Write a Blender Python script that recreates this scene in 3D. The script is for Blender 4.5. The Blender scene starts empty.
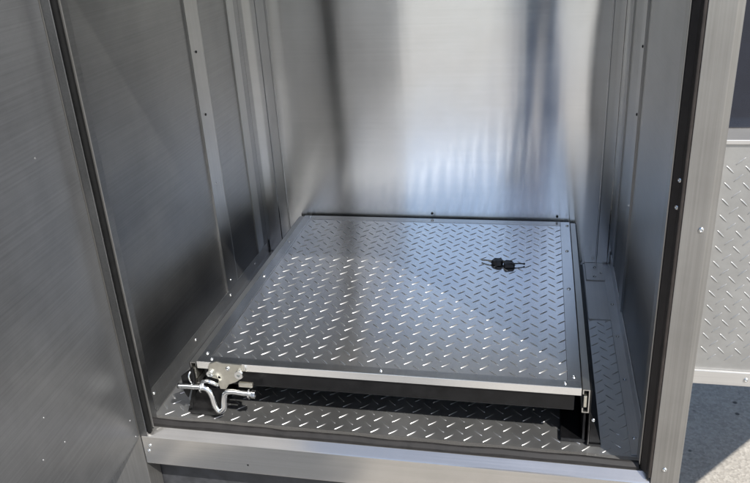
import bpy, bmesh, math, random
from mathutils import Vector, Matrix
random.seed(7)
S = bpy.context.scene
COL = S.collection
R = math.radians

# ------------------------------------------------------------------ materials
def newmat(name):
    m = bpy.data.materials.new(name); m.use_nodes = True
    nt = m.node_tree; nt.nodes.clear()
    out = nt.nodes.new('ShaderNodeOutputMaterial')
    b = nt.nodes.new('ShaderNodeBsdfPrincipled')
    nt.links.new(b.outputs[0], out.inputs[0])
    return m, nt, b

def N(nt, t, **kw):
    n = nt.nodes.new(t)
    for k, v in kw.items(): setattr(n, k, v)
    return n

def noise(nt, scale_vec, scale=1.0, detail=4, rough=.6, coord='Object'):
    tc = N(nt, 'ShaderNodeTexCoord'); mp = N(nt, 'ShaderNodeMapping')
    mp.inputs['Scale'].default_value = scale_vec
    nt.links.new(tc.outputs[coord], mp.inputs[0])
    n = N(nt, 'ShaderNodeTexNoise'); n.inputs['Scale'].default_value = scale
    n.inputs['Detail'].default_value = detail; n.inputs['Roughness'].default_value = rough
    nt.links.new(mp.outputs[0], n.inputs['Vector'])
    return n.outputs[0]

def ramp(nt, src, a, b, p0=.3, p1=.7):
    r = N(nt, 'ShaderNodeMapRange')
    r.inputs['From Min'].default_value = p0; r.inputs['From Max'].default_value = p1
    r.inputs['To Min'].default_value = a; r.inputs['To Max'].default_value = b
    nt.links.new(src, r.inputs[0]); return r.outputs[0]

def mixc(nt, fac, c0, c1):
    m = N(nt, 'ShaderNodeMix', data_type='RGBA')
    nt.links.new(fac, m.inputs[0])
    m.inputs[6].default_value = (*c0, 1); m.inputs[7].default_value = (*c1, 1)
    return m.outputs[2]

def addm(nt, a, b, op='ADD'):
    m = N(nt, 'ShaderNodeMath', operation=op)
    nt.links.new(a, m.inputs[0])
    if isinstance(b, (int, float)): m.inputs[1].default_value = b
    else: nt.links.new(b, m.inputs[1])
    return m.outputs[0]

def alu(name, grain, rough, aniso, c0, c1, metal=1.0, wav=0.0, tangent=None, stain=.5, rip=0.0, scuff=.3, gb=.06, scratch=0.0):
    """mill finish aluminium; grain = which axis the rolling lines follow"""
    m, nt, b = newmat(name)
    gs = {'x': (2.5, 260, 260), 'y': (260, 2.5, 260), 'z': (260, 260, 2.5), 'n': (60, 60, 60)}[grain]
    g = noise(nt, gs, 1, 3, .6)
    big = noise(nt, (1, 1, 1), 5.5, 6, .62)
    f = addm(nt, addm(nt, g, 1 - stain, 'MULTIPLY'), addm(nt, big, stain, 'MULTIPLY'))
    nt.links.new(mixc(nt, ramp(nt, f, 0, 1, .35, .65), c0, c1), b.inputs['Base Color'])
    b.inputs['Metallic'].default_value = metal
    sm = noise(nt, (1, 1, 1), 2.3, 5, .6)                        # handling smears dull the sheet in patches
    rb = addm(nt, ramp(nt, f, rough * .9, rough * 1.1, .3, .7), ramp(nt, sm, 1 - scuff * .35, 1 + scuff * .5, .35, .68), 'MULTIPLY') if scuff else ramp(nt, f, rough * .9, rough * 1.1, .3, .7)
    # fine scratches: thin crossings of a stretched noise
    if scratch:
        tc = N(nt, 'ShaderNodeTexCoord'); mp = N(nt, 'ShaderNodeMapping')
        mp.inputs['Rotation'].default_value = (.5, .4, .7); mp.inputs['Scale'].default_value = (3.2, 26, 9)
        nt.links.new(tc.outputs['Object'], mp.inputs[0])
        vo = N(nt, 'ShaderNodeTexVoronoi', feature='DISTANCE_TO_EDGE'); vo.inputs['Scale'].default_value = 1.1
        nt.links.new(mp.outputs[0], vo.inputs['Vector'])
        line = ramp(nt, vo.outputs[0], 1, 0, .0, .012)
        gate = ramp(nt, noise(nt, (1, 1, 1), 4.1, 3, .5), 0, 1, .52, .66)
        scr = addm(nt, line, gate, 'MULTIPLY')
        rb = addm(nt, rb, addm(nt, scr, scratch, 'MULTIPLY'))
    nt.links.new(rb, b.inputs['Roughness'])
    b.inputs['Anisotropic'].default_value = aniso
    if tangent:
        t = N(nt, 'ShaderNodeCombineXYZ')
        for i in range(3): t.inputs[i].default_value = tangent[i]
        nt.links.new(t.outputs[0], b.inputs['Tangent'])
    bp = N(nt, 'ShaderNodeBump'); bp.inputs['Strength'].default_value = gb
    bp.inputs['Distance'].default_value = .0001
    if gb: nt.links.new(g, bp.inputs['Height'])
    if wav:
        w = noise(nt, (1.6, 1.6, .45), 3.0, 1, .3)
        b2 = N(nt, 'ShaderNodeBump'); b2.inputs['Strength'].default_value = 1
        b2.inputs['Distance'].default_value = wav
        nt.links.new(w, b2.inputs['Height']); nt.links.new(b2.outputs[0], bp.inputs['Normal'])
        if rip:
            w3 = noise(nt, (6.3, 6.3, .35), 1.0, 3, .5)
            b3 = N(nt, 'ShaderNodeBump'); b3.inputs['Strength'].default_value = 1
            b3.inputs['Distance'].default_value = rip
            nt.links.new(w3, b3.inputs['Height']); nt.links.new(b3.outputs[0], b2.inputs['Normal'])
    nt.links.new(bp.outputs[0], b.inputs['Normal'])
    return m

def paint(name, c, rough, spec=.5, var=.25, bump=.0, metal=0):
    m, nt, b = newmat(name)
    n = noise(nt, (1, 1, 1), 38, 5, .65)
    nt.links.new(mixc(nt, ramp(nt, n, 0, 1), tuple(x * (1 - var) for x in c), tuple(min(1, x * (1 + var)) for x in c)), b.inputs['Base Color'])
    nt.links.new(ramp(nt, n, rough * .8, min(1, rough * 1.2)), b.inputs['Roughness'])
    b.inputs['Specular IOR Level'].default_value = spec
    b.inputs['Metallic'].default_value = metal
    if bump:
        bp = N(nt, 'ShaderNodeBump'); bp.inputs['Strength'].default_value = .5
        bp.inputs['Distance'].default_value = bump
        nt.links.new(n, bp.inputs['Height']); nt.links.new(bp.outputs[0], b.inputs['Normal'])
    return m

M = {}
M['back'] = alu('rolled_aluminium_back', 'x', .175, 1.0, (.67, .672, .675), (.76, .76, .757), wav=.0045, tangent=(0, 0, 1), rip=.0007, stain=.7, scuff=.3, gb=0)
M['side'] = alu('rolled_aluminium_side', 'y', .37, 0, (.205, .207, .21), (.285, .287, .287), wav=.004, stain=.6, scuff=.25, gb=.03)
M['side_right'] = alu('rolled_aluminium_side_brightened', 'y', .37, 0, (.31, .312, .314), (.40, .40, .40), wav=.004, stain=.6, scuff=.25, gb=.03)  # same sheet as the left wall, colour lifted to brighten the shaded right side
M['door'] = alu('rolled_aluminium_door', 'y', .38, 0, (.150, .153, .157), (.225, .228, .232), metal=.75, wav=.004, stain=.6, scuff=.25, gb=.03, scratch=.14)
M['trim'] = alu('extruded_aluminium', 'y', .33, 0, (.52, .51, .49), (.64, .63, .60))
M['trimx'] = alu('extruded_aluminium_cross', 'x', .33, 0, (.50, .49, .475), (.60, .59, .57), metal=.75)
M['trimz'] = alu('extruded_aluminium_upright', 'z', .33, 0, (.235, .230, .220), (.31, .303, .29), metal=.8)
M['sill'] = alu('sill_aluminium', 'x', .16, 0, (.44, .43, .41), (.52, .505, .485), metal=.85)
M['strip'] = alu('lining_strip', 'z', .34, 0, (.34, .34, .335), (.42, .42, .415))
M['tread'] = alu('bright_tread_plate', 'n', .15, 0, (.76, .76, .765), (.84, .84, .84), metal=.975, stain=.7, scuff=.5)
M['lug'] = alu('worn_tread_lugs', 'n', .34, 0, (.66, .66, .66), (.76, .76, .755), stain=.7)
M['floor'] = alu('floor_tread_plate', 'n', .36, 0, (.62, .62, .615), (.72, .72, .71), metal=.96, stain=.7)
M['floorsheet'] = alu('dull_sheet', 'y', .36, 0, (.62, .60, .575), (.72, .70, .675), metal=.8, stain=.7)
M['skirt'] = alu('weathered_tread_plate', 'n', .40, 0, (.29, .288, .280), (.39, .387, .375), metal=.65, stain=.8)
M['traytrim'] = alu('tray_edge_trim', 'y', .20, 0, (.62, .62, .62), (.72, .72, .715), stain=.6)
M['traytrimx'] = alu('tray_edge_trim_cross', 'x', .22, 0, (.60, .59, .57), (.70, .69, .67), metal=.75, stain=.6)
M['ceil'] = paint('pale_lining', (.62, .62, .61), .5, .4, .08)
M['black'] = paint('black_painted_steel', (.005, .005, .0055), .35, .3, .4)
M['rubber'] = paint('black_rubber', (.014, .013, .013), .6, .3, .3, .0006)
M['gasket'] = paint('black_gasket', (.005, .005, .005), .7, .15, .3, .0004)
M['gap'] = paint('brown_black_seal', (.022, .018, .016), .6, .3, .3, .0006)
M['zinc'] = paint('yellow_zinc_plate', (.60, .58, .51), .36, .5, .15, 0, 1)
M['chrome'] = paint('bright_zinc_rod', (.72, .73, .73), .18, .5, .08, 0, 1)
M['screw'] = paint('stainless_screw', (.66, .67, .67), .2, .5, .1, 0, 1)
M['dullscrew'] = paint('dull_rivet', (.40, .40, .40), .42, .5, .1, 0, 1)
M['plastic'] = paint('black_plastic', (.012, .012, .016), .45, .5, .3, .0004)
M['wire'] = paint('dull_wire', (.20, .19, .16), .4, .5, .3, 0, .7)
M['glass'] = paint('dark_window', (.010, .012, .02), .12, .5, .1)
M['under'] = paint('grey_shade_beam', (.035, .036, .04), .55, .4, .35, .0004)
M['tyre'] = paint('trailer_underframe', (.02, .02, .02), .6, .4, .3)

def ground_mat():
    m, nt, b = newmat('worn_asphalt')
    tc = N(nt, 'ShaderNodeTexCoord')
    a = noise(nt, (1, 1, 1), 1.2, 8, .7)
    s = noise(nt, (1, 1, 1), 60, 6, .8)
    def vor(scale, feature='F1'):
        v = N(nt, 'ShaderNodeTexVoronoi', feature=feature); v.inputs['Scale'].default_value = scale
        nt.links.new(tc.outputs['Object'], v.inputs['Vector']); return v
    st = vor(120); big = vor(48)
    sep = N(nt, 'ShaderNodeSeparateColor'); nt.links.new(st.outputs['Color'], sep.inputs[0])
    sep2 = N(nt, 'ShaderNodeSeparateColor'); nt.links.new(big.outputs['Color'], sep2.inputs[0])
    f = addm(nt, addm(nt, a, .45, 'MULTIPLY'), addm(nt, addm(nt, s, .38, 'MULTIPLY'), addm(nt, sep.outputs[0], .17, 'MULTIPLY')))
    c = mixc(nt, ramp(nt, f, 0, 1, .30, .66), (.20, .182, .158), (.42, .39, .345))
    def over(c, fac, col):
        mm = N(nt, 'ShaderNodeMix', data_type='RGBA'); nt.links.new(fac, mm.inputs[0]); nt.links.new(c, mm.inputs[6])
        mm.inputs[7].default_value = (*col, 1); return mm.outputs[2]
    peb = addm(nt, ramp(nt, sep2.outputs[1], 0, 1, .955, .975), ramp(nt, big.outputs['Distance'], 1, 0, .25, .45), 'MULTIPLY')
    c = over(c, peb, (.07, .066, .06))
    ck = vor(.55, 'DISTANCE_TO_EDGE')
    w = noise(nt, (1, 1, 1), 9, 4, .6)
    crk = ramp(nt, addm(nt, ck.outputs[0], addm(nt, w, .06, 'MULTIPLY')), 1, 0, .026, .030)
    c = over(c, crk, (.05, .047, .043))
    oil = ramp(nt, noise(nt, (1, 1, 1), 3.3, 4, .6), 0, .45, .60, .72)
    c = over(c, oil, (.12, .11, .10))
    nt.links.new(c, b.inputs['Base Color'])
    b.inputs['Roughness'].default_value = .9
    bp = N(nt, 'ShaderNodeBump'); bp.inputs['Strength'].default_value = .6; bp.inputs['Distance'].default_value = .004
    h = addm(nt, s, addm(nt, st.outputs['Distance'], .5, 'MULTIPLY'))
    nt.links.new(addm(nt, h, addm(nt, crk, .8, 'MULTIPLY'), 'SUBTRACT'), bp.inputs['Height'])
    nt.links.new(bp.outputs[0], b.inputs['Normal'])
    return m
M['ground'] = ground_mat()

# ------------------------------------------------------------------ mesh helpers
def link(o, parent=None):
    COL.objects.link(o)
    if parent is not None: o.parent = parent
    return o

def empty(name, loc=(0, 0, 0)):
    o = bpy.data.objects.new(name, None); o.location = loc
    o.empty_display_size = .05
    return link(o)

def tag(o, label=None, cat=None, group=None, kind=None):
    if label: o['label'] = label
    if cat: o['category'] = cat
    if group: o['group'] = group
    if kind: o['kind'] = kind
    return o

def mesh(name, bm, mat, parent=None, smooth=False, bevel=0.0, origin=True):
    """one mesh object; vertices are given in world space, origin set to the box centre"""
    off = Vector((0, 0, 0))
    if parent is not None: off = Vector(world_loc(parent))
    lo = Vector([min(v.co[i] for v in bm.verts) for i in range(3)])
    hi = Vector([max(v.co[i] for v in bm.verts) for i in range(3)])
    c = (lo + hi) / 2
    for v in bm.verts: v.co -= c
    bmesh.ops.recalc_face_normals(bm, faces=bm.faces)
    me = bpy.data.meshes.new(name); bm.to_mesh(me); bm.free()
    me.materials.append(mat)
    if smooth:
        for p in me.polygons: p.use_smooth = True
    o = bpy.data.objects.new(name, me); link(o, parent)
    o.location = c - off
    if bevel:
        md = o.modifiers.new('bevel', 'BEVEL'); md.width = bevel; md.segments = 2
        md.limit_method = 'ANGLE'; md.angle_limit = R(40)
    return o

def world_loc(o):
    p = Vector(o.location)
    while o.parent is not None:
        o = o.parent; p += Vector(o.location)
    return p

def box(bm, x0, x1, y0, y1, z0, z1):
    vs = [bm.verts.new((x, y, z)) for x in (x0, x1) for y in (y0, y1) for z in (z0, z1)]
    for f in ((0, 1, 3, 2), (4, 6, 7, 5), (0, 4, 5, 1), (2, 3, 7, 6), (0, 2, 6, 4), (1, 5, 7, 3)):
        bm.faces.new([vs[i] for i in f])
    return vs

def boxobj(name, dims, mat, parent, bevel=.0012):
    bm = bmesh.new()
    for d in (dims if isinstance(dims[0], (tuple, list)) else [dims]): box(bm, *d)
    return mesh(name, bm, mat, parent, bevel=bevel)

def prism(bm, pts, a0, a1, axis):
    """polygon pts in the two other axes, extruded along axis from a0 to a1"""
    def P(p, a):
        if axis == 'x': return (a, p[0], p[1])
        if axis == 'y': return (p[0], a, p[1])
        return (p[0], p[1], a)
    n = len(pts)
    lo = [bm.verts.new(P(p, a0)) for p in pts]; hi = [bm.verts.new(P(p, a1)) for p in pts]
    bm.faces.new(lo); bm.faces.new(hi[::-1])
    for i in range(n):
        j = (i + 1) % n
        bm.faces.new((lo[i], lo[j], hi[j], hi[i]))

def tube(bm, pts, r, seg=12, caps=True):
    pts = [Vector(p) for p in pts]; rings = []
    rr = r if isinstance(r, (list, tuple)) else [r] * len(pts)
    prev = None
    for i, p in enumerate(pts):
        t = (pts[min(i + 1, len(pts) - 1)] - pts[max(i - 1, 0)]).normalized()
        if prev is None:
            u = t.cross(Vector((0, 0, 1)))
            if u.length < .1: u = t.cross(Vector((1, 0, 0)))
        else: u = prev - t * prev.dot(t)
        u.normalize(); prev = u; w = t.cross(u)
        rings.append([bm.verts.new(p + (u * math.cos(a) + w * math.sin(a)) * rr[i]) for a in [2 * math.pi * k / seg for k in range(seg)]])
    for a, b in zip(rings, rings[1:]):
        for k in range(seg):
            bm.faces.new((a[k], a[(k + 1) % seg], b[(k + 1) % seg], b[k]))
    if caps:
        bm.faces.new(rings[0][::-1]); bm.faces.new(rings[-1])

def spline(pts, n=6):
    """Catmull-Rom through pts"""
    P = [Vector(p) for p in pts]; P = [P[0] * 2 - P[1]] + P + [P[-1] * 2 - P[-2]]
    out = []
    for i in range(1, len(P) - 2):
        a, b, c, d = P[i - 1:i + 3]
        for k in range(n):
            t = k / n
            out.append(.5 * ((2 * b) + (c - a) * t + (2 * a - 5 * b + 4 * c - d) * t * t + (3 * b - a - 3 * c + d) * t ** 3))
    out.append(P[-2]); return out

def lug(bm, c, ang, U, V, W, L=.0130, hw=.0023, h=.0013):
    """one raised tread lug: a flat topped ridge with sloping flanks and pointed ends on the plane U,V with normal W"""
    h *= random.uniform(.88, 1.08)
    d = U * math.cos(ang) + V * math.sin(ang); e = W.cross(d)
    c = c - W * .0003
    st = (-1, -.86, -.5, 0, .5, .86, 1); secs = []
    for t in st:
        k = max(0, 1 - t * t) ** .5
        if abs(t) == 1: secs.append([bm.verts.new(c + d * (L * t))]); continue
        secs.append([bm.verts.new(c + d * (L * t) + e * (hw * k * s) + W * ((h + .0003) * k ** .7 * z)) for s, z in ((-1, 0), (-.42, .88), (0, 1), (.42, .88), (1, 0))])
    for a, b in zip(secs, secs[1:]):
        if len(a) == 1:
            for i in range(4): bm.faces.new((a[0], b[i + 1], b[i])).smooth = i in (1, 2)
        elif len(b) == 1:
            for i in range(4): bm.faces.new((a[i], a[i + 1], b[0])).smooth = i in (1, 2)
        else:
            for i in range(4): bm.faces.new((a[i], a[i + 1], b[i + 1], b[i])).smooth = True

def lugs(bm, org, U, V, W, u0, u1, v0, v1, phase=(0, 0), pitch=.0392, m=.011, flip=1, size=1):
    U, V, W, org = Vector(U), Vector(V), Vector(W), Vector(org)
    for par in (0, 1):
        h = pitch / 2 * par
        i0 = math.floor((u0 - phase[0]) / pitch) - 1; i1 = math.ceil((u1 - phase[0]) / pitch) + 1
        j0 = math.floor((v0 - phase[1]) / pitch) - 1; j1 = math.ceil((v1 - phase[1]) / pitch) + 1
        for i in range(i0, i1):
            for j in range(j0, j1):
                u = phase[0] + h + i * pitch; v = phase[1] + h + j * pitch
                if u0 + m < u < u1 - m and v0 + m < v < v1 - m:
                    lug(bm, org + U * u + V * v, R(45 if par == 0 else -45) * flip + random.uniform(-.02, .02), U, V, W, .0130 * size, .0023 * size, .0013 * (.5 + .5 * size))

_screw = {}
def screw(parent, p, nrm, r=.0042, h=.0026, mat='screw'):
    """domed screw head standing on a surface"""
    key = (r, h, mat)
    if key not in _screw:
        bm = bmesh.new(); seg = 14; rings = []
        for (k, z) in ((1, -.0003), (1, h * .35), (.86, h * .72), (.55, h * .95), (.30, h)):
            rings.append([bm.verts.new((r * k * math.cos(2 * math.pi * s / seg), r * k * math.sin(2 * math.pi * s / seg), z)) for s in range(seg)])
        rings.append([bm.verts.new((r * .28 * math.cos(2 * math.pi * s / seg), r * .28 * math.sin(2 * math.pi * s / seg), h * .5)) for s in range(seg)])
        for a, b in zip(rings, rings[1:]):
            for s in range(seg): bm.faces.new((a[s], a[(s + 1) % seg], b[(s + 1) % seg], b[s]))
        bm.faces.new(rings[-1])
        me = bpy.data.meshes.new('screw'); bm.to_mesh(me); bm.free()
        me.materials.append(M[mat])
        for q in me.polygons: q.use_smooth = True
        _screw[key] = me
    o = bpy.data.objects.new('screw', _screw[key]); link(o, parent)
    o.location = Vector(p) - world_loc(parent)
    o.rotation_euler = Vector(nrm).to_track_quat('Z', 'Y').to_euler()
    return o

# ------------------------------------------------------------------ dimensions (metres)
XL, XR = -.14, .925          # inner faces of the side walls
YB = .832                    # back wall
ZF = -.14                    # compartment floor
ZT = .965                    # ceiling
YF = -.080                   # face of the front frame
ZG = -.73                    # ground

# ------------------------------------------------------------------ ground
bm = bmesh.new()
box(bm, -60, 60, -90, 60, ZG - .3, ZG)
ground = mesh('ground', bm, M['ground']); tag(ground, 'worn grey asphalt ground around and beneath the compartment', 'ground', kind='structure')

# ------------------------------------------------------------------ compartment
comp = tag(empty('storage_compartment', (.4, .38, ZF - .09)),
           'open aluminium storage compartment with sheet metal lining and tread plate floor around the sliding tray', 'compartment')
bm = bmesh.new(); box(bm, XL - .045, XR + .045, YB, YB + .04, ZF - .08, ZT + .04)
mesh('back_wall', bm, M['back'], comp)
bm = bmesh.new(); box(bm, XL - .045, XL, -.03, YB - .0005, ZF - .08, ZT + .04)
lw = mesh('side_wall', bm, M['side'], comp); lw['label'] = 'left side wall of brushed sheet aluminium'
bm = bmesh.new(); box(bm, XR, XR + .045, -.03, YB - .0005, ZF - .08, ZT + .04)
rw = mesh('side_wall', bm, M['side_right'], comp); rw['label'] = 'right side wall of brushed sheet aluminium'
bm = bmesh.new(); box(bm, XL + .0005, XR - .0005, -.03, YB - .0005, ZT, ZT + .035)
mesh('ceiling', bm, M['ceil'], comp)
# floor: tread plate in front, smooth sheet behind it at the right
bm = bmesh.new(); box(bm, XL + .0005, XR - .0005, -.02, YB - .0005, ZF - .05, ZF)
lugs(bm, (0, 0, ZF), (1, 0, 0), (0, 1, 0), (0, 0, 1), XL + .015, .915, -.018, .515, (.1885, -.004), pitch=.0392, m=.0)
mesh('floor', bm, M['floor'], comp)
boxobj('floor_sheet', (.8455, .9035, .508, YB - .003, ZF + .0004, ZF + .003), M['floorsheet'], comp, .0006)
br = boxobj('corner_bracket', [(.850, .9015, .722, .8305, ZF + .0036, ZF + .0062)], M['floorsheet'], comp, .0006)
for p in ((.877, .80), (.874, .742)): screw(br, (p[0], p[1], ZF + .0062), (0, 0, 1), .0045)
screw(br, (.893, .765, ZF + .0062), (0, 0, 1), .0035)
# L angles along the foot of both side walls
def langle(x0, s, label, mat):
    bm = bmesh.new()
    w, hgt, t = .024, .040, .0028
    pts = [(x0, ZF + .0008), (x0 + s * w, ZF + .0008), (x0 + s * w, ZF + .0008 + t), (x0 + s * t, ZF + .0008 + t), (x0 + s * t, ZF + hgt), (x0, ZF + hgt)]
    prism(bm, pts, -.014, YB - .012, 'y')
    o = mesh('angle_strip', bm, M[mat], comp, bevel=.0006); o['label'] = label
    return o
la = langle(XL + .0004, 1, 'angle strip at the foot of the left wall', 'strip')
ra = langle(XR - .0004, -1, 'angle strip at the foot of the right wall', 'floorsheet')
for y in (.03, .26, .50, .70): screw(la, (XL + .0032, y, ZF + .024), (1, 0, 0), .0038)
for y in (.035, .24, .424, .587): screw(ra, (.911, y, ZF + .0036), (0, 0, 1), .0040)
# vertical lining strips with a folded edge on the side walls
for x0, s, lab in ((XL, 1, 'left'), (XR, -1, 'right')):
    bm = bmesh.new()
    pts = [(x0, .484), (x0 + s * .0052, .484), (x0 + s * .0052, .4865), (x0 + s * .0030, .491), (x0 + s * .0030, .56), (x0, .57)]
    prism(bm, pts, ZF + .0405, ZT, 'z')
    o = mesh('wall_strip', bm, M['strip'], comp); o['label'] = lab + ' wall vertical lining strip with folded edge'
    for z in ((.562, .403, .215, -.076) if s > 0 else (.553, .40, .177)):
        screw(o, (x0 + s * .0030, .515, z), (s, 0, 0), .0035, mat='black' if z > .3 else 'screw')
    # second lap further back
    bm = bmesh.new()
    prism(bm, [(x0, .742), (x0 + s * .004, .742), (x0 + s * .003, .760), (x0, .80)], ZF + .0405, ZT, 'z')
    o = mesh('lap_seam', bm, M['strip'], comp)
# narrow folded strips in the two back corners
for xa, xb in ((-.090, -.058), (.882, .916)):
    bm = bmesh.new()
    y = YB
    pts = [(xa - .002, y + .001), (xa - .001, y - .0025), (xa + .001, y - .0025), (xa + .003, y - .0008), (xb - .003, y - .0008), (xb - .001, y - .0025), (xb + .001, y - .0025), (xb + .002, y + .001)]
    prism(bm, pts, ZF + .001, ZT, 'z')
    mesh('corner_strip', bm, M['back'], comp)
for x in (.398, .765): screw(comp, (x, YB, .012), (0, -1, 0), .0035, .006, 'black')

# front frame: sill, two posts, header
sill = bmesh.new()
prism(sill, [(YF, -.222), (YF, -.1500), (YF + .0015, -.1480), (-.0605, -.1363), (-.0215, -.1363), (-.0215, -.190), (-.060, -.222)], -.119, .9285, 'x')
sl = mesh('sill', sill, M['sill'], comp, bevel=.0008)
for p in ((-.102, -.172), (-.107, -.187)): screw(sl, (p[0], YF, p[1]), (0, -1, 0), .0042)
screw(sl, (.12, YF, -.20), (0, -1, 0), .0022, .001, 'black')
def post(x0, x1, ch, lab, z0=-.222):
    bm = bmesh.new()
    if ch > 0: pts = [(x0, YF), (x1 - .012, YF), (x1, YF + .006), (x1, -.0305), (x0, -.0305)]
    else: pts = [(x0, YF), (x1, YF), (x1, -.0305), (x0, -.0305)]
    prism(bm, pts, z0, ZT + .04, 'z')
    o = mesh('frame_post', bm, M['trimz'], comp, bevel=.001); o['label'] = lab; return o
pr = post(.9292, .980, 1, 'right frame post, wide and bright')
pl = post(-.30, -.1215, -1, 'left frame post behind the door hinge', -.62)
for p in ((.959, .373), (.951, -.112), (.955, .80)): screw(pr, (p[0], YF, p[1]), (0, -1, 0), .0046)
boxobj('header', (-.119, .9285, YF, -.0305, ZT - .03, ZT + .039), M['trimx'], comp)
# hinge strip between door and seal at the left
boxobj('hinge_strip', (-.1212, -.1028, -.0812, -.030, -.1475, ZT - .031), M['side'], comp, .001)
# rubber seals round the opening
bm = bmesh.new(); prof = [(-.0600, -.1362), (-.0590, -.1290), (-.0530, -.1222), (-.0470, -.1225), (-.0430, -.1285), (-.0430, -.1362)]; rows = []
for i in range(61):
    x = -.103 + 1.0135 * i / 60
    a = .0011 * math.sin(x * 9.1 + .4) * math.sin(x * 3.7) + .0005 * math.sin(x * 41) + (-.0025 * math.exp(-((x - .20) / .03) ** 2))
    rows.append([bm.verts.new((x, y + (a if k not in (0, 5) else 0), z + (a * .9 if k in (1, 2, 3, 4) else 0))) for k, (y, z) in enumerate(prof)])
for a, b in zip(rows, rows[1:]):
    for k in range(6): bm.faces.new((a[k], a[(k + 1) % 6], b[(k + 1) % 6], b[k]))
bm.faces.new(rows[0]); bm.faces.new(rows[-1][::-1])
sb = mesh('door_seal', bm, M['rubber'], comp, smooth=False, bevel=.002); sb['label'] = 'black rubber seal along the sill'
bm = bmesh.new(); prism(bm, [(-.1026, -.0790), (-.0975, -.0790), (-.0940, -.0760), (-.0940, -.0690), (-.1026, -.0690)], -.1400, ZT - .031, 'z')
s2 = mesh('door_seal', bm, M['gasket'], comp, bevel=.002); s2['label'] = 'black rubber seal along the hinge side'
bm = bmesh.new(); prism(bm, [(.9288, -.0795), (.9288, -.030), (.9125, -.030), (.9125, -.055), (.9215, -.066), (.9235, -.0795)], -.1362, ZT - .031, 'z')
s3 = mesh('door_seal', bm, M['gap'], comp, bevel=.0015); s3['label'] = 'brown black rubber seal along the right post'
for z in (.451, .405): screw(s3, (.9215, -.066, z), (-.7, -.7, 0), .004)
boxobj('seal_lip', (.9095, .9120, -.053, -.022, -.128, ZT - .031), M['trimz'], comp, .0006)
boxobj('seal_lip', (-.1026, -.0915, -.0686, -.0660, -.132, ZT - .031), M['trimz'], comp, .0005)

# open door at the left, swung toward the viewer
dr = bpy.data.objects.new('door', None); link(dr, comp); dr.empty_display_size = .05
HX, HY = -.1215, -.0830
dr.location = Vector((HX, HY, -.150)) - world_loc(comp)
DW, DH = 1.06, ZT + .04 + .150
def doorpart(name, dims, mat, bevel=.001):
    bm = bmesh.new()
    for d in dims: box(bm, *d)
    me = bpy.data.meshes.new(name); bmesh.ops.recalc_face_normals(bm, faces=bm.faces); bm.to_mesh(me); bm.free(); me.materials.append(mat)
    o = bpy.data.objects.new(name, me); link(o, dr)
    md = o.modifiers.new('bevel', 'BEVEL'); md.width = bevel; md.segments = 2; md.limit_method = 'ANGLE'
    return o
# local frame: x = inner face normal, -y = along the door away from the hinge
doorpart('door_panel', [(-.028, 0, -DW, -.0005, 0.0, DH)], M['door'])
doorpart('edge_fold', [(-.030, .0012, -DW - .003, -DW, -.001, DH)], M['trimz'])
for (y, z) in ((-.27, .26), (-.30, .195), (-.235, .18), (-.115, .67), (-.02, .06), (-.012, -.0)):
    o = screw(dr, (0, 0, 0), (1, 0, 0), .0022, .0009, 'dullscrew'); o.location = (0, y, max(z, .012))
dr.rotation_euler = (0, 0, R(3.6))

# ------------------------------------------------------------------ sliding tray
tray = tag(empty('sliding_tray', (.4, .40, ZF)), 'wide tread plate tray on black slides with a latch at its front left corner', 'tray')
TW, TD = .80, .819
bm = bmesh.new(); box(bm, .0255, TW - .0265, .0235, TD - .0265, -.006, -.0012)
lugs(bm, (0, 0, -.0012), (1, 0, 0), (0, 1, 0), (0, 0, 1), .0225, TW - .0235, .0205, TD - .0235, (.2960, .0505 + .0005), pitch=.0392, m=.0)
tp = mesh('tread_plate', bm, M['tread'], tray); tp.data.materials.append(M['lug'])
for p in tp.data.polygons: p.material_index = 1 if p.index >= 6 else 0
boxobj('under_plate', (.012, TW - .012, .012, TD - .006, -.016, -.0066), M['black'], tray, 0)
boxobj('edge_trim', (0, TW, -.0003, .0225, -.0035, .0004), M['traytrim'], tray, .0004)
fr = boxobj('front_lip', (0, TW, -.0016, -.0004, -.0165, .0002), M['traytrimx'], tray, .0004); fr['label'] = 'bright turned down front lip'
boxobj('edge_trim', [(0, .0248, .0228, TD - .0003, -.0035, .0002), (0, .002, .0228, TD - .0003, -.016, -.0035)], M['traytrim'], tray, .0006)
boxobj('edge_trim', [(TW - .0258, TW, .0228, TD - .0003, -.0035, .0002), (TW - .002, TW, .0228, TD - .0003, -.016, -.0035)], M['traytrim'], tray, .0006)
boxobj('edge_trim', [(.0252, TW - .0262, TD - .0255, TD, -.0035, .0004)], M['traytrimx'], tray, .0006)
for p in ((.793, .791), (.787, .406), (.786, .036), (.769, .012), (.011, .404), (.011, .033), (.402, .012), (.03, .012), (.402, .805), (.02, .807), (.012, .62), (.788, .62)):
    screw(tray, (p[0], p[1], .0004), (0, 0, 1), .0042)
# black steel under frame
boxobj('front_beam', (.012, TW - .012, .004, .030, -.056, -.0168), M['black'], tray, .0015)
boxobj('back_beam', (.012, TW - .012, TD - .04, TD - .01, -.056, -.0168), M['black'], tray, .0015)
for xa, xb in ((.06, .09), (.385, .415), (.71, .74)): boxobj('cross_bar', (xa, xb, .0305, TD - .0405, -.05, -.0168), M['black'], tray, .001)
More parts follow.
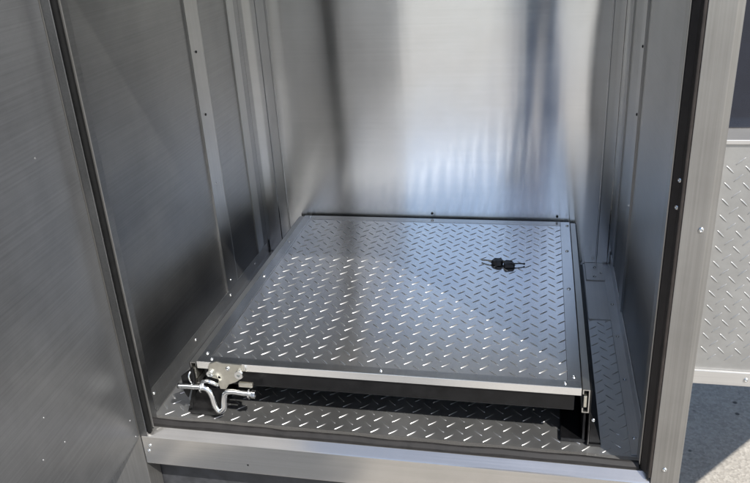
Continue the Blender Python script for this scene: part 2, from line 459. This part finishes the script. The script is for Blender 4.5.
# slide rails: an inner member on the tray and an outer C channel on a black base
def slide(s, xo):
    X = lambda a: xo + s * a
    bm = bmesh.new()
    t = .0022
    y0, y1 = .0, TD
    # outer C channel, open toward the tray
    for (a0, a1, z0, z1) in ((.0125, .0125 + t, -.057, -.003), (.001, .0125, -.003 - t, -.003), (.001, .0125, -.057, -.057 + t), (.001, .001 + t, -.014, -.003 - t), (.001, .001 + t, -.057 + t, -.046)):
        box(bm, min(X(a0), X(a1)), max(X(a0), X(a1)), y0, y1, z0, z1)
    o = mesh('slide_rail', bm, M['trim'], tray)
    bm = bmesh.new(); box(bm, min(X(.0035), X(.0095)), max(X(.0035), X(.0095)), y0 - .002, y1 - .01, -.043, -.017)
    i = mesh('inner_slide', bm, M['zinc'], o, bevel=.001)
    bm = bmesh.new()
    box(bm, min(X(.0155), X(.0185)), max(X(.0155), X(.0185)), .003, TD, ZF + .001, -.006)
    box(bm, min(X(.0185), X(.0425)), max(X(.0185), X(.0425)), .003, TD, ZF + .001, ZF + .006)
    b = mesh('slide_base', bm, M['black'], tray, bevel=.0008)
    # front gusset
    bm = bmesh.new()
    prism(bm, [(X(.0190), -.062), (X(.0425), ZF + .0065), (X(.0190), ZF + .0065)], .006, .012, 'y')
    mesh('gusset', bm, M['black'], b, bevel=.0006)
    # inner foot plate
    bm = bmesh.new()
    box(bm, min(X(-.035), X(.012)), max(X(-.035), X(.012)), .01, TD - .02, ZF + .002, ZF + .010)
    box(bm, min(X(.006), X(.011)), max(X(.006), X(.011)), .01, TD - .02, ZF + .010, -.0585)
    mesh('foot_plate', bm, M['black'], b, bevel=.0008)
    return b
bR = slide(1, TW + .0015); bL = slide(-1, -.0015)
screw(bR, (TW + .026, .003, -.075), (0, -1, 0), .004)

# latch with a cranked pull rod at the front left corner
lt = bpy.data.objects.new('latch', None); link(lt, tray); lt.location = Vector((.07, -.012, -.03)) - world_loc(tray); lt.empty_display_size = .03
yp = -.0105
bm = bmesh.new()
prism(bm, [(.033, .002), (.050, .009), (.062, .006), (.103, .005), (.106, -.004), (.105, -.027), (.088, -.040), (.071, -.047), (.063, -.060), (.050, -.060), (.047, -.048), (.049, -.036), (.030, -.031), (.029, -.012)], yp, yp + .004, 'y')
lp = mesh('latch_plate', bm, M['zinc'], lt, bevel=.0008)
boxobj('latch_block', (.034, .104, yp + .0042, -.0018, -.030, .002), M['zinc'], lt, .001)
screw(lp, (.075, yp, -.006), (0, -1, 0), .0052, .003)
screw(lp, (.052, yp, -.030), (0, -1, 0), .003, .001, 'black')
boxobj('keeper_bar', (.098, .129, yp - .010, yp - .002, -.044, -.034), M['zinc'], lt, .0012)
# ears: two short pivots
def disc(name, c, r, w, axis, mat, parent, hole=None):
    bm = bmesh.new(); v = {'x': Vector((1, 0, 0)), 'y': Vector((0, 1, 0))}[axis]; c = Vector(c)
    if hole:
        seg = 20
        u = v.orthogonal().normalized(); q = v.cross(u)
        rg = [[bm.verts.new(c + v * (w * k) + (u * math.cos(a) + q * math.sin(a)) * rad) for a in [2 * math.pi * i / seg for i in range(seg)]] for (rad, k) in ((hole, -.5), (r, -.5), (r, .5), (hole, .5))]
        for k in range(4):
            A, B = rg[k], rg[(k + 1) % 4]
            for i in range(seg): bm.faces.new((A[i], A[(i + 1) % seg], B[(i + 1) % seg], B[i]))
    else: tube(bm, [c - v * w / 2, c + v * w / 2], r, 20)
    return mesh(name, bm, M[mat], parent, bevel=.0004)
disc('pivot_boss', (.033, yp - .0025, -.021), .0075, .005, 'y', 'chrome', lt, .003)
disc('pivot_boss', (.099, yp - .003, -.018), .0095, .006, 'y', 'chrome', lt, .0035)
yr = yp - .011
rod = spline([(-.042, yr, -.052), (-.015, yr, -.051), (.010, yr, -.051), (.026, yr, -.056), (.034, yr - .001, -.072), (.038, yr - .003, -.094), (.047, yr - .004, -.108), (.058, yr - .003, -.100), (.060, yr - .001, -.080), (.066, yr, -.062), (.080, yr, -.0565), (.105, yr, -.0575), (.134, yr, -.059)], 7)
bm = bmesh.new(); tube(bm, rod, .0061, 14); mesh('pull_rod', bm, M['chrome'], lt, smooth=True)
bm = bmesh.new(); tube(bm, spline([(.014, yr + .004, -.048), (.018, yr - .001, -.036), (.030, yr - .003, -.032), (.043, yr - .002, -.037), (.049, yr + .004, -.046)], 6), .0042, 12)
mesh('retaining_hook', bm, M['chrome'], lt, smooth=True)
disc('washer', (.013, yr, -.051), .0120, .0032, 'x', 'chrome', lt, .0055)
disc('washer', (.121, yr, -.058), .0115, .0032, 'x', 'chrome', lt, .0055)
bm = bmesh.new(); tube(bm, [(.125, yr, -.0585), (.134, yr, -.059)], .0090, 6); mesh('nut', bm, M['chrome'], lt, bevel=.0006)
# black receiver bracket the rod slides into
bm = bmesh.new()
prism(bm, [(-.037, -.034), (-.006, -.010), (-.006, -.058), (-.020, -.066), (-.030, -.090), (-.037, -.072)], -.012, -.006, 'y')
mesh('receiver', bm, M['black'], lt, bevel=.001)
bm = bmesh.new()
prism(bm, [(-.003, -.060), (.062, -.063), (.056, -.100), (.030, ZF + .0025), (-.036, ZF + .0025), (-.020, -.100)], -.0052, .0018, 'y')
mesh('support_leg', bm, M['black'], lt, bevel=.001)
bm = bmesh.new(); tube(bm, spline([(-.012, -.008, -.018), (-.016, -.016, -.028), (-.013, -.018, -.040), (-.010, -.012, -.050)], 5), .0022, 8)
mesh('spring', bm, M['chrome'], lt, smooth=True)

# ------------------------------------------------------------------ black clip lying on the tray
clip = tag(empty('wing_clip', (.628, .534, .0012)), 'small black clip with two chunky wings and thin wire tails lying on the tray', 'clip')
def wing(pts, z0, z1, tilt):
    bm = bmesh.new(); n = len(pts)
    lo = [bm.verts.new((x, y, z0)) for x, y in pts]
    cx = sum(p[0] for p in pts) / n; cy = sum(p[1] for p in pts) / n
    hi = [bm.verts.new((cx + (x - cx) * .86, cy + (y - cy) * .82, z1 + tilt * (x - cx))) for x, y in pts]
    bm.faces.new(lo); bm.faces.new(hi[::-1])
    for i in range(n): bm.faces.new((lo[i], lo[(i + 1) % n], hi[(i + 1) % n], hi[i]))
    return mesh('wing', bm, M['plastic'], clip, bevel=.0015)
wing([(.592, .530), (.600, .547), (.622, .544), (.6252, .530), (.621, .516), (.610, .514), (.599, .520)], .0004, .0105, .05)
wing([(.6256, .531), (.631, .538), (.648, .536), (.656, .519), (.653, .507), (.641, .505), (.630, .502), (.6256, .512)], .0004, .0098, -.05)
# moulded ribs on top of each wing
def rib(a, b, z):
    bm = bmesh.new(); tube(bm, [(a[0], a[1], z), (b[0], b[1], z)], .0011, 8); mesh('moulded_rib', bm, M['plastic'], clip, smooth=True)
rib((.602, .540), (.619, .538), .0103); rib((.604, .526), (.619, .524), .0103)
rib((.633, .530), (.648, .528), .0097); rib((.634, .514), (.649, .513), .0097)
bm = bmesh.new(); tube(bm, [(.618, .534, .0058), (.635, .527, .0058)], .0036, 12); mesh('hinge_pin', bm, M['wire'], clip, bevel=.0005)
bm = bmesh.new(); tube(bm, spline([(.598, .532, .0055), (.582, .537, .0050), (.568, .542, .0030)], 5), .0019, 10); mesh('wire_tail', bm, M['wire'], clip, smooth=True)
bm = bmesh.new(); tube(bm, spline([(.652, .522, .0055), (.667, .525, .0050), (.680, .528, .0030)], 5), [.0017] * 9 + [.0026] * 2, 10); mesh('wire_tail', bm, M['plastic'], clip, smooth=True)

# ------------------------------------------------------------------ trailer side to the right
ty = -.05; NX = 1.615
tb = tag(empty('trailer_body', (2.0, .85, ZG)), 'sunlit trailer side with tread plate skirt below a dark panel, right of compartment', 'trailer')
bm = bmesh.new(); box(bm, .982, NX, ty, ty + .02, .0945, .505)
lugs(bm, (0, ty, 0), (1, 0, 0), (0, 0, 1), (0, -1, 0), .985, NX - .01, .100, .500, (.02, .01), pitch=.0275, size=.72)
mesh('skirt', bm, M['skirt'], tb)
bt = boxobj('bottom_trim', (.982, NX + .01, ty - .005, ty + .05, .066, .094), M['trimx'], tb, .001)
for x in (1.07, 1.25, 1.42): screw(bt, (x, ty - .005, .080), (0, -1, 0), .004)
boxobj('top_ledge', (.982, NX + .03, ty - .004, ty + .07, .5055, .513), M['trimx'], tb, .001)
boxobj('dark_panel', (.982, NX + .05, ty + .06, ty + .08, .5135, 1.60), M['glass'], tb, .001)
bm = bmesh.new()
prism(bm, [(.982, ty + .0805), (NX + .066, ty + .0805), (NX + .066 + 1.19, ty + 1.43), (.982, ty + 1.43)], .070, 1.62, 'z')  # slanted unseen end shaped to cast a diagonal shadow edge on the ground
mesh('shadow_body_shell', bm, M['black'], tb, bevel=.005)
for x, y in ((2.3, 1.2), (1.75, 1.2)):
    boxobj('support_jack', [(x - .03, x + .03, y - .03, y + .03, ZG + .02, .0695), (x - .1, x + .1, y - .1, y + .1, ZG + .001, ZG + .02)], M['tyre'], tb, .003)
# chassis under the compartment, with a dark beam added to shade below the sill
boxobj('shade_beam', (-.19, .97, -.028, .02, -.52, -.2225), M['under'], comp, .003)
for y in (.15, .60):
    boxobj('chassis_rail', (-.17, .96, y, y + .06, -.30, -.2205), M['tyre'], comp, .003)
for x in (-.1, .9):
    boxobj('support_jack', [(x - .03, x + .03, .595, .665, ZG + .02, -.3005), (x - .09, x + .09, .54, .72, ZG + .001, ZG + .02)], M['tyre'], comp, .003)

# ------------------------------------------------------------------ the person looking in (seen only as a reflection)
M['skin'] = paint('skin', (.50, .32, .24), .5, .4, .08)
M['jeans'] = paint('blue_denim', (.03, .065, .16), .85, .2, .3, .0005)
M['shirt'] = paint('dark_shirt', (.05, .05, .055), .85, .2, .2, .0005)
M['shoe'] = paint('brown_shoe', (.06, .04, .03), .6, .3, .2)
M['hair'] = paint('brown_hair', (.05, .032, .02), .55, .4, .4, .001)
PX, PY = .70, -1.52
def person():
    root = tag(empty('person', (PX, PY, ZG)), 'person in blue jeans and dark shirt holding up a small camera before the open compartment', 'person')
    V, E, rad = [], [], []
    def add(p, r, parent=None):
        V.append((p[0] + PX, p[1] + PY, p[2] + ZG)); rad.append(r if isinstance(r, tuple) else (r, r))
        if parent is not None: E.append((parent, len(V) - 1))
        return len(V) - 1
    pel = add((0, 0, .93), (.155, .11))
    wst = add((0, 0, 1.06), (.145, .10), pel)
    chest = add((0, -.01, 1.24), (.165, .115), wst)
    col = add((0, -.005, 1.38), (.13, .085), chest)
    nk = add((0, .015, 1.465), .055, col)
    jaw = add((0, .040, 1.535), (.062, .070), nk)
    face = add((0, .035, 1.60), (.074, .088), jaw)
    crown = add((0, .02, 1.675), (.066, .080), face)
    for sx in (-1, 1):
        hip = add((sx * .095, 0, .86), .10, pel)
        th = add((sx * .108, .005, .68), .092, hip)
        kn = add((sx * .104, .015, .48), .076, th)
        cf = add((sx * .104, -.01, .32), .072, kn)
        an = add((sx * .108, -.015, .10), .060, cf)
        hl = add((sx * .112, -.01, .045), (.042, .04), an)
        add((sx * .135, .16, .032), (.042, .028), hl)
        sh = add((sx * .185, -.005, 1.37), .062, col)
        el = add((sx * .235, .075, 1.13), .045, sh)
        fa = add((sx * .185, .15, 1.30), .041, el)
        wr = add((sx * .110, .195, 1.52), .028, fa)
        pm = add((sx * .082, .205, 1.575), (.034, .018), wr)
        for k in range(4):
            b = add((sx * (.066 - .002 * k), .226 + .004 * k, 1.618 - .018 * k + .01), .0088, pm)
            m = add((sx * .045, .250, 1.622 - .017 * k), .0082, b)
            add((sx * (.026 + .004 * (k % 2)), .249, 1.622 - .016 * k), .0072, m)
        t0 = add((sx * .066, .196, 1.585), .0105, pm)
        add((sx * .040, .196, 1.592), .009, t0)
    me = bpy.data.meshes.new('body'); me.from_pydata(V, E, []); me.update()
    o = bpy.data.objects.new('body', me); COL.objects.link(o)
    o.modifiers.new('skin', 'SKIN')
    for i, sv in enumerate(me.skin_vertices[0].data):
        sv.radius = rad[i]; sv.use_root = (i == 0)
    o.modifiers.new('sub', 'SUBSURF').levels = 2
    bpy.context.view_layer.update()
    ev = o.evaluated_get(bpy.context.evaluated_depsgraph_get())
    m2 = bpy.data.meshes.new_from_object(ev)
    bpy.data.objects.remove(o); m2.name = 'body'
    # face: nose, brow, eye sockets, mouth
    hd = Vector((PX, PY, ZG))
    for v in m2.vertices:
        p = v.co - hd
        if p.z > 1.48 and p.y > .05 and abs(p.x) < .09:
            p.y += .022 * math.exp(-((p.x / .012) ** 2 + ((p.z - 1.585) / .022) ** 2))
            for sx in (-1, 1): p.y -= .008 * math.exp(-(((p.x - sx * .031) / .015) ** 2 + ((p.z - 1.612) / .012) ** 2))
            p.y -= .004 * math.exp(-((p.x / .025) ** 2 + ((p.z - 1.545) / .006) ** 2))
            v.co = p + hd
        v.co -= hd
    m2.materials.clear()
    for k in ('skin', 'jeans', 'shirt', 'shoe'): m2.materials.append(M[k])
    for f in m2.polygons:
        c = f.center; f.use_smooth = True
        arm = abs(c.x) > .06 and c.y > .10 and c.z > 1.0
        f.material_index = 3 if c.z < .085 else 1 if c.z < .98 else 0 if (arm and c.z > 1.47) or (not arm and c.z > 1.445) else 2
    b = bpy.data.objects.new('body', m2); link(b, root)
    # hair cap, ears
    bm = bmesh.new()
    bmesh.ops.create_uvsphere(bm, u_segments=24, v_segments=14, radius=1)
    for v in bm.verts:
        x, y, z = v.co
        v.co = Vector((x * .084, y * .103 - .012, z * .095)) + Vector((0, .02, 1.655))
        if y > .3 and z < .35: v.co.y -= .06
        v.co.z = max(v.co.z, 1.56 + .06 * max(0, y)); v.co += hd
    mesh('hair', bm, M['hair'], root, smooth=True)
    return root
person()
dev = tag(empty('compact_camera', (PX, -1.285, 1.60 + ZG)), 'small black compact camera held up in both hands', 'camera')
boxobj('camera_body', (PX - .052, PX + .052, -1.312, -1.290, 1.572 + ZG, 1.632 + ZG), M['plastic'], dev, .004)
bm = bmesh.new(); tube(bm, [(PX, -1.2895, 1.602 + ZG), (PX, -1.272, 1.602 + ZG)], .022, 24); mesh('lens', bm, M['plastic'], dev, bevel=.001)

# ------------------------------------------------------------------ light, sky, camera
w = bpy.data.worlds.new('World'); S.world = w; w.use_nodes = True
nt = w.node_tree; bg = nt.nodes['Background']
sky = nt.nodes.new('ShaderNodeTexSky'); sky.sky_type = 'NISHITA'; sky.sun_disc = False
EL = R(47); sd = Vector((.70, -.71, 0)).normalized()     # toward the sun, on the ground plan
sky.sun_elevation = EL
sky.sun_rotation = math.atan2(sd.x, sd.y)
sky.dust_density = 1.0; sky.ozone_density = 1.0; sky.air_density = 1.0
nt.links.new(sky.outputs[0], bg.inputs[0]); bg.inputs[1].default_value = .10
sun = bpy.data.lights.new('sun', 'SUN'); sun.energy = 3.6; sun.angle = R(.53); sun.color = (1, .966, .91)
so = bpy.data.objects.new('sun', sun); link(so)
toward = Vector((sd.x * math.cos(EL), sd.y * math.cos(EL), math.sin(EL)))
so.rotation_euler = toward.to_track_quat('Z', 'Y').to_euler(); so.location = toward * 12

cam = bpy.data.cameras.new('camera'); co = bpy.data.objects.new('camera', cam); link(co)
co.location = (.699189, -1.247040, .874053)
co.rotation_euler = (R(65.6976), R(3.25355), R(11.62010))
cam.sensor_fit = 'HORIZONTAL'; cam.sensor_width = 36; cam.lens = 749.5 / 750 * 36
cam.clip_start = .02; cam.clip_end = 500
S.camera = co
S.view_settings.view_transform = 'Standard'; S.view_settings.look = 'None'
S.view_settings.exposure = 1.15; S.view_settings.gamma = 1
S.cycles.max_bounces = 16; S.cycles.glossy_bounces = 12
